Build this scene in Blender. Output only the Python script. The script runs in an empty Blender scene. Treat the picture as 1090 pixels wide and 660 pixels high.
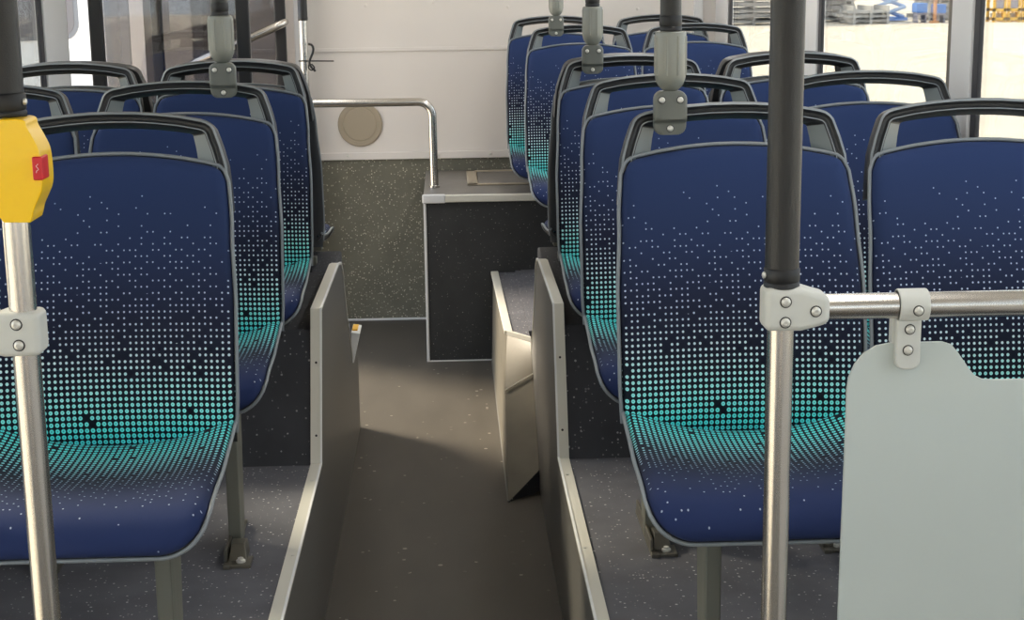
import bpy, bmesh, math, random
from mathutils import Vector, Matrix
SC = bpy.context.scene
COL = SC.collection
PI = math.pi
random.seed(4)

# ------------------------------------------------------------------ materials
def lin(c):
    return tuple(((x / 255) / 12.92 if x / 255 <= .04045 else ((x / 255 + .055) / 1.055) ** 2.4) for x in c)

def mat(name, rgb, rough=.5, metal=0., spec=.5, noise=0., nscale=40., bump=0., bscale=300., coat=0.):
    m = bpy.data.materials.new(name); m.use_nodes = True
    nt = m.node_tree; b = nt.nodes['Principled BSDF']
    c = lin(rgb) + (1,)
    b.inputs['Base Color'].default_value = c
    b.inputs['Roughness'].default_value = rough
    b.inputs['Metallic'].default_value = metal
    b.inputs['Specular IOR Level'].default_value = spec
    if coat: b.inputs['Coat Weight'].default_value = coat
    tc = nt.nodes.new('ShaderNodeTexCoord')
    if noise:
        n = nt.nodes.new('ShaderNodeTexNoise'); n.inputs['Scale'].default_value = nscale; n.inputs['Detail'].default_value = 4
        nt.links.new(tc.outputs['Object'], n.inputs['Vector'])
        r = nt.nodes.new('ShaderNodeValToRGB')
        r.color_ramp.elements[0].position = .3; r.color_ramp.elements[1].position = .7
        r.color_ramp.elements[0].color = tuple(x * (1 - noise) for x in c[:3]) + (1,)
        r.color_ramp.elements[1].color = tuple(min(1, x * (1 + noise)) for x in c[:3]) + (1,)
        nt.links.new(n.outputs['Fac'], r.inputs['Fac'])
        nt.links.new(r.outputs['Color'], b.inputs['Base Color'])
    if bump:
        n = nt.nodes.new('ShaderNodeTexNoise'); n.inputs['Scale'].default_value = bscale; n.inputs['Detail'].default_value = 2
        nt.links.new(tc.outputs['Object'], n.inputs['Vector'])
        bp = nt.nodes.new('ShaderNodeBump'); bp.inputs['Strength'].default_value = bump; bp.inputs['Distance'].default_value = .001
        nt.links.new(n.outputs['Fac'], bp.inputs['Height'])
        nt.links.new(bp.outputs['Normal'], b.inputs['Normal'])
    return m

def speckled(name, rgb, fleck, scale, amount, rough=.7, noise=.12, streak=False):
    """vinyl safety flooring: base colour, soft mottling and scattered pale flecks"""
    m = bpy.data.materials.new(name); m.use_nodes = True
    nt = m.node_tree; N = nt.nodes; L = nt.links; b = N['Principled BSDF']
    b.inputs['Roughness'].default_value = rough
    b.inputs['Specular IOR Level'].default_value = .35
    tc = N.new('ShaderNodeTexCoord')
    vo = N.new('ShaderNodeTexVoronoi'); vo.inputs['Scale'].default_value = scale
    L.new(tc.outputs['Object'], vo.inputs['Vector'])
    sep = N.new('ShaderNodeSeparateColor'); L.new(vo.outputs['Color'], sep.inputs['Color'])
    lt = N.new('ShaderNodeMath'); lt.operation = 'LESS_THAN'; lt.inputs[1].default_value = amount
    L.new(sep.outputs['Red'], lt.inputs[0])
    # fleck radius varies from cell to cell
    rad = N.new('ShaderNodeMath'); rad.operation = 'MULTIPLY_ADD'; rad.inputs[1].default_value = .30; rad.inputs[2].default_value = .12
    L.new(sep.outputs['Green'], rad.inputs[0])
    ld = N.new('ShaderNodeMath'); ld.operation = 'LESS_THAN'
    L.new(vo.outputs['Distance'], ld.inputs[0]); L.new(rad.outputs[0], ld.inputs[1])
    mu = N.new('ShaderNodeMath'); mu.operation = 'MULTIPLY'
    L.new(lt.outputs[0], mu.inputs[0]); L.new(ld.outputs[0], mu.inputs[1])
    mu2 = N.new('ShaderNodeMath'); mu2.operation = 'MULTIPLY'
    L.new(mu.outputs[0], mu2.inputs[0]); L.new(sep.outputs['Blue'], mu2.inputs[1])
    n = N.new('ShaderNodeTexNoise'); n.inputs['Scale'].default_value = 9; n.inputs['Detail'].default_value = 6
    L.new(tc.outputs['Object'], n.inputs['Vector'])
    if streak:
        mp = N.new('ShaderNodeMapping'); mp.inputs['Scale'].default_value = (1, .35, 1)
        L.new(tc.outputs['Object'], mp.inputs['Vector']); L.new(mp.outputs['Vector'], n.inputs['Vector'])
    r = N.new('ShaderNodeValToRGB'); c = lin(rgb)
    r.color_ramp.elements[0].position = .3; r.color_ramp.elements[1].position = .7
    r.color_ramp.elements[0].color = tuple(x * (1 - noise) for x in c) + (1,)
    r.color_ramp.elements[1].color = tuple(x * (1 + noise) for x in c) + (1,)
    L.new(n.outputs['Fac'], r.inputs['Fac'])
    mx = N.new('ShaderNodeMix'); mx.data_type = 'RGBA'
    L.new(mu2.outputs[0], mx.inputs[0]); L.new(r.outputs['Color'], mx.inputs[6])
    mx.inputs[7].default_value = lin(fleck) + (1,)
    L.new(mx.outputs[2], b.inputs['Base Color'])
    return m

def dotted_fabric():
    """woven seat cover: navy ground, a grid of dots that swell, crowd and turn turquoise towards the crease (UV in metres)"""
    m = bpy.data.materials.new('dotted_blue_fabric'); m.use_nodes = True
    nt = m.node_tree; N = nt.nodes; L = nt.links; b = N['Principled BSDF']
    b.inputs['Roughness'].default_value = .85
    b.inputs['Specular IOR Level'].default_value = .2
    b.inputs['Sheen Weight'].default_value = .04
    b.inputs['Sheen Roughness'].default_value = .5
    uv = N.new('ShaderNodeUVMap'); uv.uv_map = 'UVMap'
    def math_(op, a=None, bb=None, c=None):
        n = N.new('ShaderNodeMath'); n.operation = op
        for i, v in enumerate((a, bb, c)):
            if v is None: continue
            if isinstance(v, (int, float)): n.inputs[i].default_value = v
            else: L.new(v, n.inputs[i])
        return n.outputs[0]
    sx = N.new('ShaderNodeSeparateXYZ'); L.new(uv.outputs['UV'], sx.inputs[0])
    u, v = sx.outputs['X'], sx.outputs['Y']
    cu = math_('DIVIDE', u, .0102); cv = math_('DIVIDE', v, .0108)
    iu = math_('FLOOR', cu); iv = math_('FLOOR', cv)
    fu = math_('SUBTRACT', math_('SUBTRACT', cu, iu), .5); fv = math_('SUBTRACT', math_('SUBTRACT', cv, iv), .5)
    d = math_('SQRT', math_('ADD', math_('MULTIPLY', fu, fu), math_('MULTIPLY', fv, fv)))
    oi = N.new('ShaderNodeObjectInfo')
    cx = N.new('ShaderNodeCombineXYZ'); L.new(iu, cx.inputs[0]); L.new(iv, cx.inputs[1])
    wn = N.new('ShaderNodeTexWhiteNoise'); wn.noise_dimensions = '2D'; L.new(cx.outputs[0], wn.inputs['Vector'])
    # v from -0.45 (front of the cushion) to 0.55 (top of the backrest) -> 0..1
    f = math_('ADD', v, .45)
    def ramp(stops, color=False):
        r = N.new('ShaderNodeValToRGB'); cr = r.color_ramp
        while len(cr.elements) < len(stops): cr.elements.new(.5)
        for e, (p, c) in zip(cr.elements, stops):
            e.position = p + .45
            e.color = (c, c, c, 1) if not color else lin(c) + (1,)
        L.new(f, r.inputs[0]); return r.outputs['Color']
    dens = ramp([(-.44, .06), (-.38, .16), (-.32, .32), (-.275, .56), (-.23, .88), (-.17, .98), (.12, .985), (.20, .87), (.27, .64), (.35, .40), (.42, .17), (.47, .0)])
    rad = ramp([(-.40, .13), (-.275, .135), (-.21, .20), (-.11, .33), (.0, .38), (.05, .37), (.12, .29), (.21, .19), (.31, .135), (.45, .115)])
    dcol = ramp([(-.40, (175, 185, 205)), (-.22, (150, 175, 195)), (-.15, (140, 215, 220)), (-.06, (110, 238, 235)), (.0, (70, 205, 215)), (.045, (95, 238, 235)), (.10, (165, 242, 240)), (.17, (212, 232, 238)), (.26, (195, 206, 225)), (.45, (180, 195, 225))], True)
    bcol = ramp([(-.43, (38, 51, 92)), (-.33, (33, 43, 76)), (-.22, (20, 27, 45)), (-.08, (9, 22, 33)), (.06, (9, 22, 33)), (.14, (18, 24, 39)), (.24, (29, 34, 55)), (.36, (36, 49, 83)), (.5, (38, 55, 96))], True)
    seq = math_('FRACT', math_('ADD', math_('MULTIPLY_ADD', iu, .75488, math_('MULTIPLY', iv, .56984)), math_('MULTIPLY', wn.outputs['Value'], .42)))
    on = math_('LESS_THAN', seq, dens)
    e0 = math_('SUBTRACT', rad, .04); e1 = math_('ADD', rad, .04)
    mr = N.new('ShaderNodeMapRange'); mr.interpolation_type = 'SMOOTHSTEP'
    L.new(d, mr.inputs['Value']); L.new(e0, mr.inputs['From Min']); L.new(e1, mr.inputs['From Max'])
    mr.inputs['To Min'].default_value = 1; mr.inputs['To Max'].default_value = 0
    mask = math_('MULTIPLY', on, mr.outputs['Result'])
    # the biggest dots have a small darker heart
    heart = math_('MULTIPLY', math_('LESS_THAN', d, math_('SUBTRACT', rad, .23)), .45)
    mask = math_('MULTIPLY', mask, math_('SUBTRACT', 1, heart))
    mx = N.new('ShaderNodeMix'); mx.data_type = 'RGBA'
    L.new(mask, mx.inputs[0]); L.new(bcol, mx.inputs[6]); L.new(dcol, mx.inputs[7])
    L.new(mx.outputs[2], b.inputs['Base Color'])
    return m

def glass(name, tint, refl=.08, clear=.92):
    m = bpy.data.materials.new(name); m.use_nodes = True
    nt = m.node_tree; N = nt.nodes; L = nt.links
    for n in list(N):
        if n.type == 'BSDF_PRINCIPLED': N.remove(n)
    t = N.new('ShaderNodeBsdfTransparent'); t.inputs['Color'].default_value = tuple(x * clear for x in tint) + (1,)
    g = N.new('ShaderNodeBsdfGlossy'); g.inputs['Roughness'].default_value = .02
    fr = N.new('ShaderNodeLayerWeight'); fr.inputs['Blend'].default_value = .25
    ma = N.new('ShaderNodeMath'); ma.operation = 'MULTIPLY_ADD'; ma.inputs[1].default_value = .5; ma.inputs[2].default_value = refl
    L.new(fr.outputs['Fresnel'], ma.inputs[0])
    mx = N.new('ShaderNodeMixShader'); L.new(ma.outputs[0], mx.inputs[0]); L.new(t.outputs[0], mx.inputs[1]); L.new(g.outputs[0], mx.inputs[2])
    L.new(mx.outputs[0], N['Material Output'].inputs['Surface'])
    return m

def brushed(name, rgb, rough):
    m = mat(name, rgb, rough, 1.0)
    return m

def emit(name, rgb, strength):
    m = bpy.data.materials.new(name); m.use_nodes = True
    b = m.node_tree.nodes['Principled BSDF']
    b.inputs['Base Color'].default_value = (.8, .8, .8, 1)
    b.inputs['Emission Color'].default_value = tuple(rgb) + (1,)
    b.inputs['Emission Strength'].default_value = strength
    return m

M = dict(
    fabric=dotted_fabric(),
    charcoal=mat('charcoal_plastic', (40, 41, 43), .40, bump=.25, bscale=900),
    shell=mat('black_plastic_shell', (40, 42, 45), .5),
    rim=mat('grey_rim_plastic', (128, 134, 138), .38),
    innerlit=mat('lit_handle_inner_face', (118, 126, 128), .45),
    leg=mat('grey_painted_steel', (104, 104, 94), .45),
    foot=mat('galvanised_foot', (120, 116, 106), .4, .8),
    steel=brushed('brushed_stainless', (208, 204, 198), .25),
    sleeve=mat('black_grip_coating', (27, 26, 25), .36, bump=.5, bscale=700),
    blackrub=mat('black_rubber', (20, 20, 22), .5),
    cast=mat('pale_grey_cast_fitting', (206, 206, 199), .42),
    cup=mat('grey_cup_fitting', (134, 136, 128), .24),
    bracket=mat('grey_bracket', (102, 105, 99), .36),
    screw=mat('screw_metal', (222, 220, 212), .28, .5),
    screwdark=mat('screw_recess', (50, 48, 46), .5),
    panel=mat('grey_laminate', (198, 205, 200), .45, noise=.03, nscale=3),
    yellow=mat('yellow_plastic', (255, 206, 0), .28, coat=.3),
    red=mat('red_button', (205, 22, 34), .35),
    white=mat('white_mark', (235, 225, 225), .5),
    podium=speckled('grey_speckled_vinyl', (92, 92, 98), (190, 190, 190), 150, .22, noise=.15),
    riser=speckled('dark_speckled_vinyl', (58, 59, 64), (165, 165, 165), 130, .18, noise=.15),
    bulk=speckled('charcoal_speckled_vinyl', (58, 59, 60), (150, 150, 142), 130, .20, noise=.10),
    lowwall=speckled('olive_speckled_vinyl', (112, 110, 97), (205, 200, 178), 125, .45, noise=.12),
    aisle=speckled('aisle_vinyl', (79, 75, 69), (150, 145, 135), 60, .04, rough=.5, noise=.08, streak=True),
    trim=mat('pale_aluminium_trim', (224, 221, 210), .4, .2),
    sidepanel=mat('grey_side_panel', (104, 102, 98), .42),
    tanpanel=mat('beige_grey_panel', (104, 99, 87), .5, noise=.1, nscale=12),
    boxtop=mat('taupe_ledge', (114, 110, 104), .4, noise=.08, nscale=20),
    wall=mat('off_white_wall', (226, 220, 214), .55, noise=.015, nscale=4),
    ceiling=mat('ceiling_white', (225, 225, 225), .7),
    pillar=mat('pale_grey_pillar', (222, 222, 222), .45),
    pillartan=mat('taupe_pillar_edge', (120, 114, 104), .5),
    gasket=mat('window_gasket', (52, 52, 56), .5),
    doorframe=mat('black_door_frame', (22, 21, 23), .4),
    vent=mat('taupe_round_cover', (166, 154, 134), .6),
    glass=glass('clear_pane', (.97, .99, .98), .02, .85),
    doorglass=glass('tinted_door_pane', (.80, .79, .80), .09, .8),
    fill=emit('fill_strip_glow', (1, .985, .96), 7.0),  # glow of the added interior fill strips
    filldim=emit('dim_fill_strip_glow', (1, .985, .96), 4.0),
    ground=mat('pale_dusty_yard', (232, 217, 194), .95, noise=.05, nscale=.5),
    buswhite=mat('white_bodywork', (240, 240, 240), .4),
    busglass=mat('dark_window', (112, 116, 122), .12),
    greysheet=mat('grey_sheet_and_panes', (112, 110, 112), .6),
    rack=mat('grey_stacked_steel', (136, 132, 127), .6, noise=.15, nscale=3),
    rackpale=mat('pale_steel', (176, 174, 170), .6),
    skyblue=mat('pale_blue_paint', (168, 196, 230), .5),
    blue=mat('blue_paint', (66, 132, 214), .5),
    orange=mat('orange_paint', (206, 150, 104), .5),
    yellowframe=mat('yellow_frame_paint', (236, 184, 40), .5),
    lilac=mat('grey_mesh_panel', (150, 148, 162), .6),
    amber=mat('yellow_sticker', (235, 180, 40), .4),
)

# ------------------------------------------------------------------ geometry helpers
class MB:
    def __init__(s): s.bm = bmesh.new()
    def box(s, x0, x1, y0, y1, z0, z1):
        v = [s.bm.verts.new((x, y, z)) for x in (x0, x1) for y in (y0, y1) for z in (z0, z1)]
        for f in ((0, 1, 3, 2), (4, 6, 7, 5), (0, 4, 5, 1), (2, 3, 7, 6), (0, 2, 6, 4), (1, 5, 7, 3)):
            s.bm.faces.new([v[i] for i in f])
        return s
    def hexa(s, pts):        # 8 points: bottom 4 (ccw) then top 4
        v = [s.bm.verts.new(p) for p in pts]
        for f in ((3, 2, 1, 0), (4, 5, 6, 7), (0, 1, 5, 4), (1, 2, 6, 5), (2, 3, 7, 6), (3, 0, 4, 7)):
            s.bm.faces.new([v[i] for i in f])
        return s
    def prism(s, poly, axis, a, b):   # poly: 2-D outline; axis 'x','y','z' is the extrusion direction
        def P(p, t):
            return {'x': (t, p[0], p[1]), 'y': (p[0], t, p[1]), 'z': (p[0], p[1], t)}[axis]
        A = [s.bm.verts.new(P(p, a)) for p in poly]; B = [s.bm.verts.new(P(p, b)) for p in poly]
        n = len(poly)
        s.bm.faces.new(A); s.bm.faces.new(B[::-1])
        for i in range(n): s.bm.faces.new((A[i], B[i], B[(i + 1) % n], A[(i + 1) % n]))
        return s
    def ribbon(s, A, B, x0, x1):     # solid strip between two (y, z) lines, from x0 to x1
        R = [[s.bm.verts.new((x0, *a)), s.bm.verts.new((x0, *b)), s.bm.verts.new((x1, *b)), s.bm.verts.new((x1, *a))] for a, b in zip(A, B)]
        for P, Q in zip(R, R[1:]):
            for k in range(4): s.bm.faces.new((P[k], P[(k + 1) % 4], Q[(k + 1) % 4], Q[k]))
        s.bm.faces.new(R[0]); s.bm.faces.new(R[-1][::-1])
        return s
    def tube(s, pts, r, n=16, cap=True, closed=False):
        pts = [Vector(p) for p in pts]; N = len(pts); rings = []
        up = None
        for i, p in enumerate(pts):
            if closed: t = (pts[(i + 1) % N] - pts[i - 1]).normalized()
            else: t = (pts[min(i + 1, N - 1)] - pts[max(i - 1, 0)]).normalized()
            if up is None:
                up = Vector((0, 0, 1)) if abs(t.z) < .9 else Vector((0, 1, 0))
            up = (up - t * up.dot(t)).normalized(); w = t.cross(up)
            rr = r[i] if isinstance(r, (list, tuple)) else r
            rings.append([s.bm.verts.new(p + (up * math.cos(a) + w * math.sin(a)) * rr) for a in [2 * PI * k / n for k in range(n)]])
        for i in range(N if closed else N - 1):
            A, B = rings[i], rings[(i + 1) % N]
            for k in range(n): s.bm.faces.new((A[k], A[(k + 1) % n], B[(k + 1) % n], B[k]))
        if cap and not closed:
            s.bm.faces.new(rings[0][::-1]); s.bm.faces.new(rings[-1])
        return s
    def lathe(s, prof, origin=(0, 0, 0), axis='z', n=24):   # prof: (r, h)
        o = Vector(origin); rings = []
        for r, h in prof:
            ring = []
            for k in range(n):
                a = 2 * PI * k / n; c, d = r * math.cos(a), r * math.sin(a)
                p = {'z': (c, d, h), 'y': (c, h, d), 'x': (h, c, d)}[axis]
                ring.append(s.bm.verts.new(o + Vector(p)))
            rings.append(ring)
        for A, B in zip(rings, rings[1:]):
            for k in range(n): s.bm.faces.new((A[k], A[(k + 1) % n], B[(k + 1) % n], B[k]))
        s.bm.faces.new(rings[0][::-1]); s.bm.faces.new(rings[-1])
        return s
    def build(s, name, material, parent=None, smooth=None, bevel=0, seg=2, loc=None):
        bmesh.ops.recalc_face_normals(s.bm, faces=s.bm.faces[:])
        me = bpy.data.meshes.new(name); s.bm.to_mesh(me); s.bm.free()
        for m in (material if isinstance(material, (list, tuple)) else [material]): me.materials.append(m)
        o = bpy.data.objects.new(name, me); COL.objects.link(o)
        if loc: o.location = loc
        if parent: o.parent = parent
        if smooth:
            for p in me.polygons: p.use_smooth = True
            me.set_sharp_from_angle(angle=math.radians(smooth))
        if bevel:
            b = o.modifiers.new('edge', 'BEVEL'); b.width = bevel; b.segments = seg; b.limit_method = 'ANGLE'; b.angle_limit = math.radians(35)
            for p in me.polygons: p.use_smooth = True
            w = o.modifiers.new('normals', 'WEIGHTED_NORMAL')
        return o

def tag(o, label=None, cat=None, group=None, kind=None):
    if label: o['label'] = label
    if cat: o['category'] = cat
    if group: o['group'] = group
    if kind: o['kind'] = kind
    return o
def empty(name, loc=(0, 0, 0), rz=0):
    o = bpy.data.objects.new(name, None); COL.objects.link(o)
    o.location = loc; o.rotation_euler = (0, 0, rz); o.empty_display_size = .05
    return o
def struct(o, label=None, cat=None):
    o['kind'] = 'structure'
    if label: o['label'] = label
    if cat: o['category'] = cat
    return o
def copy_tree(o, parent=None):
    c = o.copy(); COL.objects.link(c)
    if parent: c.parent = parent
    for ch in list(o.children): copy_tree(ch, c)
    return c
def arc(cx, cy, r, a0, a1, n):
    return [(cx + r * math.cos(math.radians(a0 + (a1 - a0) * i / n)), cy + r * math.sin(math.radians(a0 + (a1 - a0) * i / n))) for i in range(n + 1)]
def catmull(pts, per=8):
    P = [Vector(p) for p in pts]; P = [P[0] * 2 - P[1]] + P + [P[-1] * 2 - P[-2]]
    out = []
    for i in range(1, len(P) - 2):
        for k in range(per):
            t = k / per; a, b, c, d = P[i - 1:i + 3]
            out.append(.5 * ((2 * b) + (c - a) * t + (2 * a - 5 * b + 4 * c - d) * t * t + (3 * b - 3 * c + d - a) * t ** 3))
    out.append(P[-2]); return out

def screw(parent, loc, r=.0058, name='screw'):
    """button-head screw facing -y, with a dark socket"""
    o = MB().lathe([(r * 1.25, .0005), (r * 1.25, -.0005), (r * 1.05, -.0008)], axis='y', n=16).build(name, M['screwdark'], parent, 40, loc=loc)
    h = MB().lathe([(r, .0), (r, -.0015), (r * .85, -.0028), (r * .5, -.0036), (r * .42, -.0036), (r * .40, -.0018), (r * .02, -.0018)], axis='y', n=16).build('screw_head', M['screw'], o, 40)
    return o

# ------------------------------------------------------------------ seat
class Prof:
    def __init__(s, pts):
        s.p = catmull([Vector((0, y, z)) for y, z in pts], 10)
        s.s = [0]
        for a, b in zip(s.p, s.p[1:]): s.s.append(s.s[-1] + (b - a).length)
        s.len = s.s[-1]
    def at(s, d):
        d0 = d; d = max(0, min(s.len, d)); i = 0
        while i < len(s.s) - 2 and s.s[i + 1] < d: i += 1
        t = (d - s.s[i]) / max(1e-9, s.s[i + 1] - s.s[i])
        q = s.p[i].lerp(s.p[i + 1], t)
        j = min(i + 1, len(s.p) - 2); k = max(0, i - 1)
        tg = (s.p[j + 1] - s.p[k]).normalized()
        if d0 > s.len: q = s.p[-1] + tg * (d0 - s.len)
        return q, tg
BACK = Prof([(-.128, .372), (-.132, .43), (-.122, .52), (-.096, .64), (-.055, .76), (-.008, .868), (0, .889)])
SEAT = Prof([(-.128, .380), (-.20, .373), (-.32, .374), (-.44, .384), (-.50, .386), (-.534, .378), (-.553, .356), (-.556, .336)])
def interp(tab, s):
    for (a, x), (b, y) in zip(tab, tab[1:]):
        if s <= b:
            t = max(0, (s - a) / (b - a)); t = t * t * (3 - 2 * t); return x + (y - x) * t
    return tab[-1][1]
HB = [(0, .2115), (.12, .2168), (.26, .2172), (.40, .2105), (.54, .2005)]
HS = [(0, .2115), (.10, .2115), (.25, .2145), (.45, .217)]
def half(kind, s): return interp(HB if kind == 'b' else HS, s)
def end(kind, x, grow=0):
    if kind == 'b':
        L = BACK.len + grow - .027 * min(1.2, abs(x) / .2) ** 2; hw = .2005 + grow; r = .022
        if abs(x) > hw - r: L -= r - math.sqrt(max(0, r * r - (abs(x) - hw + r) ** 2))
    else:
        L = SEAT.len + grow; hw = .217 + grow; r = .075
        if abs(x) > hw - r: L -= r - math.sqrt(max(0, r * r - (abs(x) - hw + r) ** 2))
    return L
def bolster(kind, x, s):
    if kind == 's': return .056 * min(1.1, abs(x) / .215) ** 2.2 * max(0, 1 - s / .44) ** 1.15
    return 0
def surf(kind, x, s, h):
    P = BACK if kind == 'b' else SEAT
    q, t = P.at(s)
    n = Vector((0, -t.z, t.y)) if kind == 'b' else Vector((0, t.z, -t.y))
    q = q + n * h; q.x = x
    if kind == 's': q.z += bolster(kind, x, s)
    else: q.y -= .016 * (abs(x) / .2) ** 2 * (1 - .5 * s / BACK.len)     # gently dished backrest
    return q

def cushion_mb(kind, thick):
    """returns bmesh grid with UVs in metres: u across, v arc length from the crease (negative on the seat)"""
    mb = MB(); bm = mb.bm; uvl = bm.loops.layers.uv.new('UVMap'); NU, NT = 36, 40
    V = {}; UV = {}
    for i in range(NU + 1):
        a = -1 + 2 * i / NU; a = math.copysign(abs(a) ** .8, a)
        for j in range(NT + 1):
            t = j / NT; t = t if t < .5 else 1 - (1 - t) * (1 - t) * 2 * .5 / .5 * 1 if False else t
            x0 = a * .217; L = end('b' if kind == 'b' else 's', a * (.2005 if kind == 'b' else .217))
            s0 = .034 * abs(a) ** 3 if kind == 'b' else 0
            s = s0 + (1 - (1 - t) ** 1.25) * (L - s0); x = a * half(kind, s)
            d = min(half(kind, s) - abs(x), L - s)
            h = thick * math.sqrt(max(0, 1 - (1 - min(1, d / .032)) ** 2))
            if kind == 'b': h *= 1 - .25 * max(0, 1 - s / .05)
            else: h -= .010 * max(0, 1 - s / .035) ** 2
            V[i, j] = bm.verts.new(surf(kind, x, s, h)); UV[i, j] = (x, s if kind == 'b' else -s)
    for i in range(NU):
        for j in range(NT):
            q = [(i, j), (i + 1, j), (i + 1, j + 1), (i, j + 1)]
            f = bm.faces.new([V[k] for k in q])
            for lp, k in zip(f.loops, q): lp[uvl].uv = UV[k]
    # skirt that closes the cushion down onto the shell
    ring = [(i, 0) for i in range(NU + 1)] + [(NU, j) for j in range(1, NT + 1)] + [(i, NT) for i in range(NU - 1, -1, -1)] + [(0, j) for j in range(NT - 1, 0, -1)]
    low = {}
    for k in ring:
        x, v = UV[k]; low[k] = bm.verts.new(surf(kind, x, abs(v), -.008))
    for k, l in zip(ring, ring[1:] + ring[:1]):
        f = bm.faces.new((V[k], V[l], low[l], low[k]))
        for lp, kk in zip(f.loops, (k, l, l, k)): lp[uvl].uv = UV[kk]
    return mb

def outline(kind, grow, h, n=40):
    """open line round the outer edge, from the crease up/forward one side and back down the other"""
    pts = []
    for a in [-1]:
        pass
    def side(sg):
        out = []
        for j in range(n + 1):
            t = j / n; xe = sg * ((.2005 if kind == 'b' else .217)); L = end(kind, xe, 0)
            s = (t * L) if kind == 's' else .040 + t * (L - .040); out.append((sg * (half(kind, s) + grow), s))
        return out
    l = side(-1); r = side(1)
    top = []
    hw = .2005 if kind == 'b' else .217
    for i in range(1, 48):
        a = -1 + 2 * i / 48; a = math.copysign(abs(a) ** .6, a) if True else a
        top.append((a * (hw + grow), end(kind, a * hw, 0) + grow))
    return [surf(kind, x, s, h) for x, s in l + top + r[::-1]]

def shell_mb(kind, front, back, grow):
    mb = MB(); bm = mb.bm; NU, NT = 24, 26; F = {}; B = {}
    for i in range(NU + 1):
        a = -1 + 2 * i / NU; a = math.copysign(abs(a) ** .7, a)
        for j in range(NT + 1):
            t = j / NT; L = end(kind, a * (.2005 if kind == 'b' else .217), 0) + grow
            s = (t * L) if kind == 's' else .02 + t * (L - .02); x = a * (half(kind, s) + grow)
            F[i, j] = bm.verts.new(surf(kind, x, s, front))
            e = max(0, 1 - abs(a) ** 6) * (1 - max(0, (t - .9) / .1) ** 3 * .5)
            p = surf(kind, x * .985, s, front - .008 - (front - .008 - back) * e)
            B[i, j] = bm.verts.new(p)
    for i in range(NU):
        for j in range(NT):
            bm.faces.new((F[i, j], F[i + 1, j], F[i + 1, j + 1], F[i, j + 1]))
            bm.faces.new((B[i, j], B[i, j + 1], B[i + 1, j + 1], B[i + 1, j]))
    ring = [(i, 0) for i in range(NU + 1)] + [(NU, j) for j in range(1, NT + 1)] + [(i, NT) for i in range(NU - 1, -1, -1)] + [(0, j) for j in range(NT - 1, 0, -1)]
    for k, l in zip(ring, ring[1:] + ring[:1]): bm.faces.new((F[k], F[l], B[l], B[k]))
    return mb

def handle_mb():
    """grab handle: a swept section with a lip, a groove and an inward-slanting inner face (material 1)"""
    q0, t = BACK.at(BACK.len - .022)
    e = Vector((0, .20, .98)).normalized(); nrm = Vector((0, -e.z, e.y))
    C = Vector((0, -.004, .863))
    path = [(-.2115, -.075), (-.2085, -.03), (-.2045, .008), (-.1955, .040), (-.187, .064)]
    path += [(-.1835, .073), (-.178, .080), (-.170, .0855), (-.160, .089)]
    path += [(-.12, .0965), (-.08, .1010), (-.04, .1038), (0, .1045)]
    path += [(-x, q) for x, q in path[-2::-1]]
    sec = [(0, -.030), (-.002, -.022), (-.002, .000), (0, .006), (.004, .0085), (.0065, .0065), (.0085, .0035), (.013, .002), (.0145, .004), (.0165, .0062), (.0185, .0062), (.0205, .004), (.046, -.026), (.044, -.032)]
    inner = [(-.156, -.075), (-.1535, -.03), (-.1505, .008), (-.1455, .042), (-.1415, .061), (-.1408, .0632), (-.1395, .0652), (-.137, .0668), (-.133, .0682),
             (-.108, .0715), (-.074, .0752), (-.037, .0775), (0, .0785)]
    inner += [(-x, q) for x, q in inner[-2::-1]]
    mb = MB(); bm = mb.bm; rings = []; N = len(path)
    for i, (x, q) in enumerate(path):
        a = Vector(path[max(0, i - 1)]); b = Vector(path[min(N - 1, i + 1)]); tg = (b - a).normalized()
        inw = Vector((tg.y, -tg.x)); B = Vector(inner[i])
        dish = -.008 * (abs(x) / .2) ** 2
        ring = []
        for j, (u, w) in enumerate(sec):
            p2 = Vector((x, q)) + inw * u
            if j == 12: p2 = B
            if j == 13: p2 = B.lerp(Vector((x, q)), .08)
            ring.append(bm.verts.new(C + Vector((p2.x, dish, 0)) + e * p2.y + nrm * w))
        rings.append(ring)
    n = len(sec)
    for i, (A, B) in enumerate(zip(rings, rings[1:])):
        for k in range(n):
            f = bm.faces.new((A[k], A[(k + 1) % n], B[(k + 1) % n], B[k]))
            if k == 11 and (i < 5 or i >= N - 6): f.material_index = 1  # inner side faces painted paler for the window light; down-facing top stays dark
            if k in (3, 9): f.material_index = 2
    bm.faces.new(rings[0]); bm.faces.new(rings[-1][::-1])
    return mb

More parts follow.
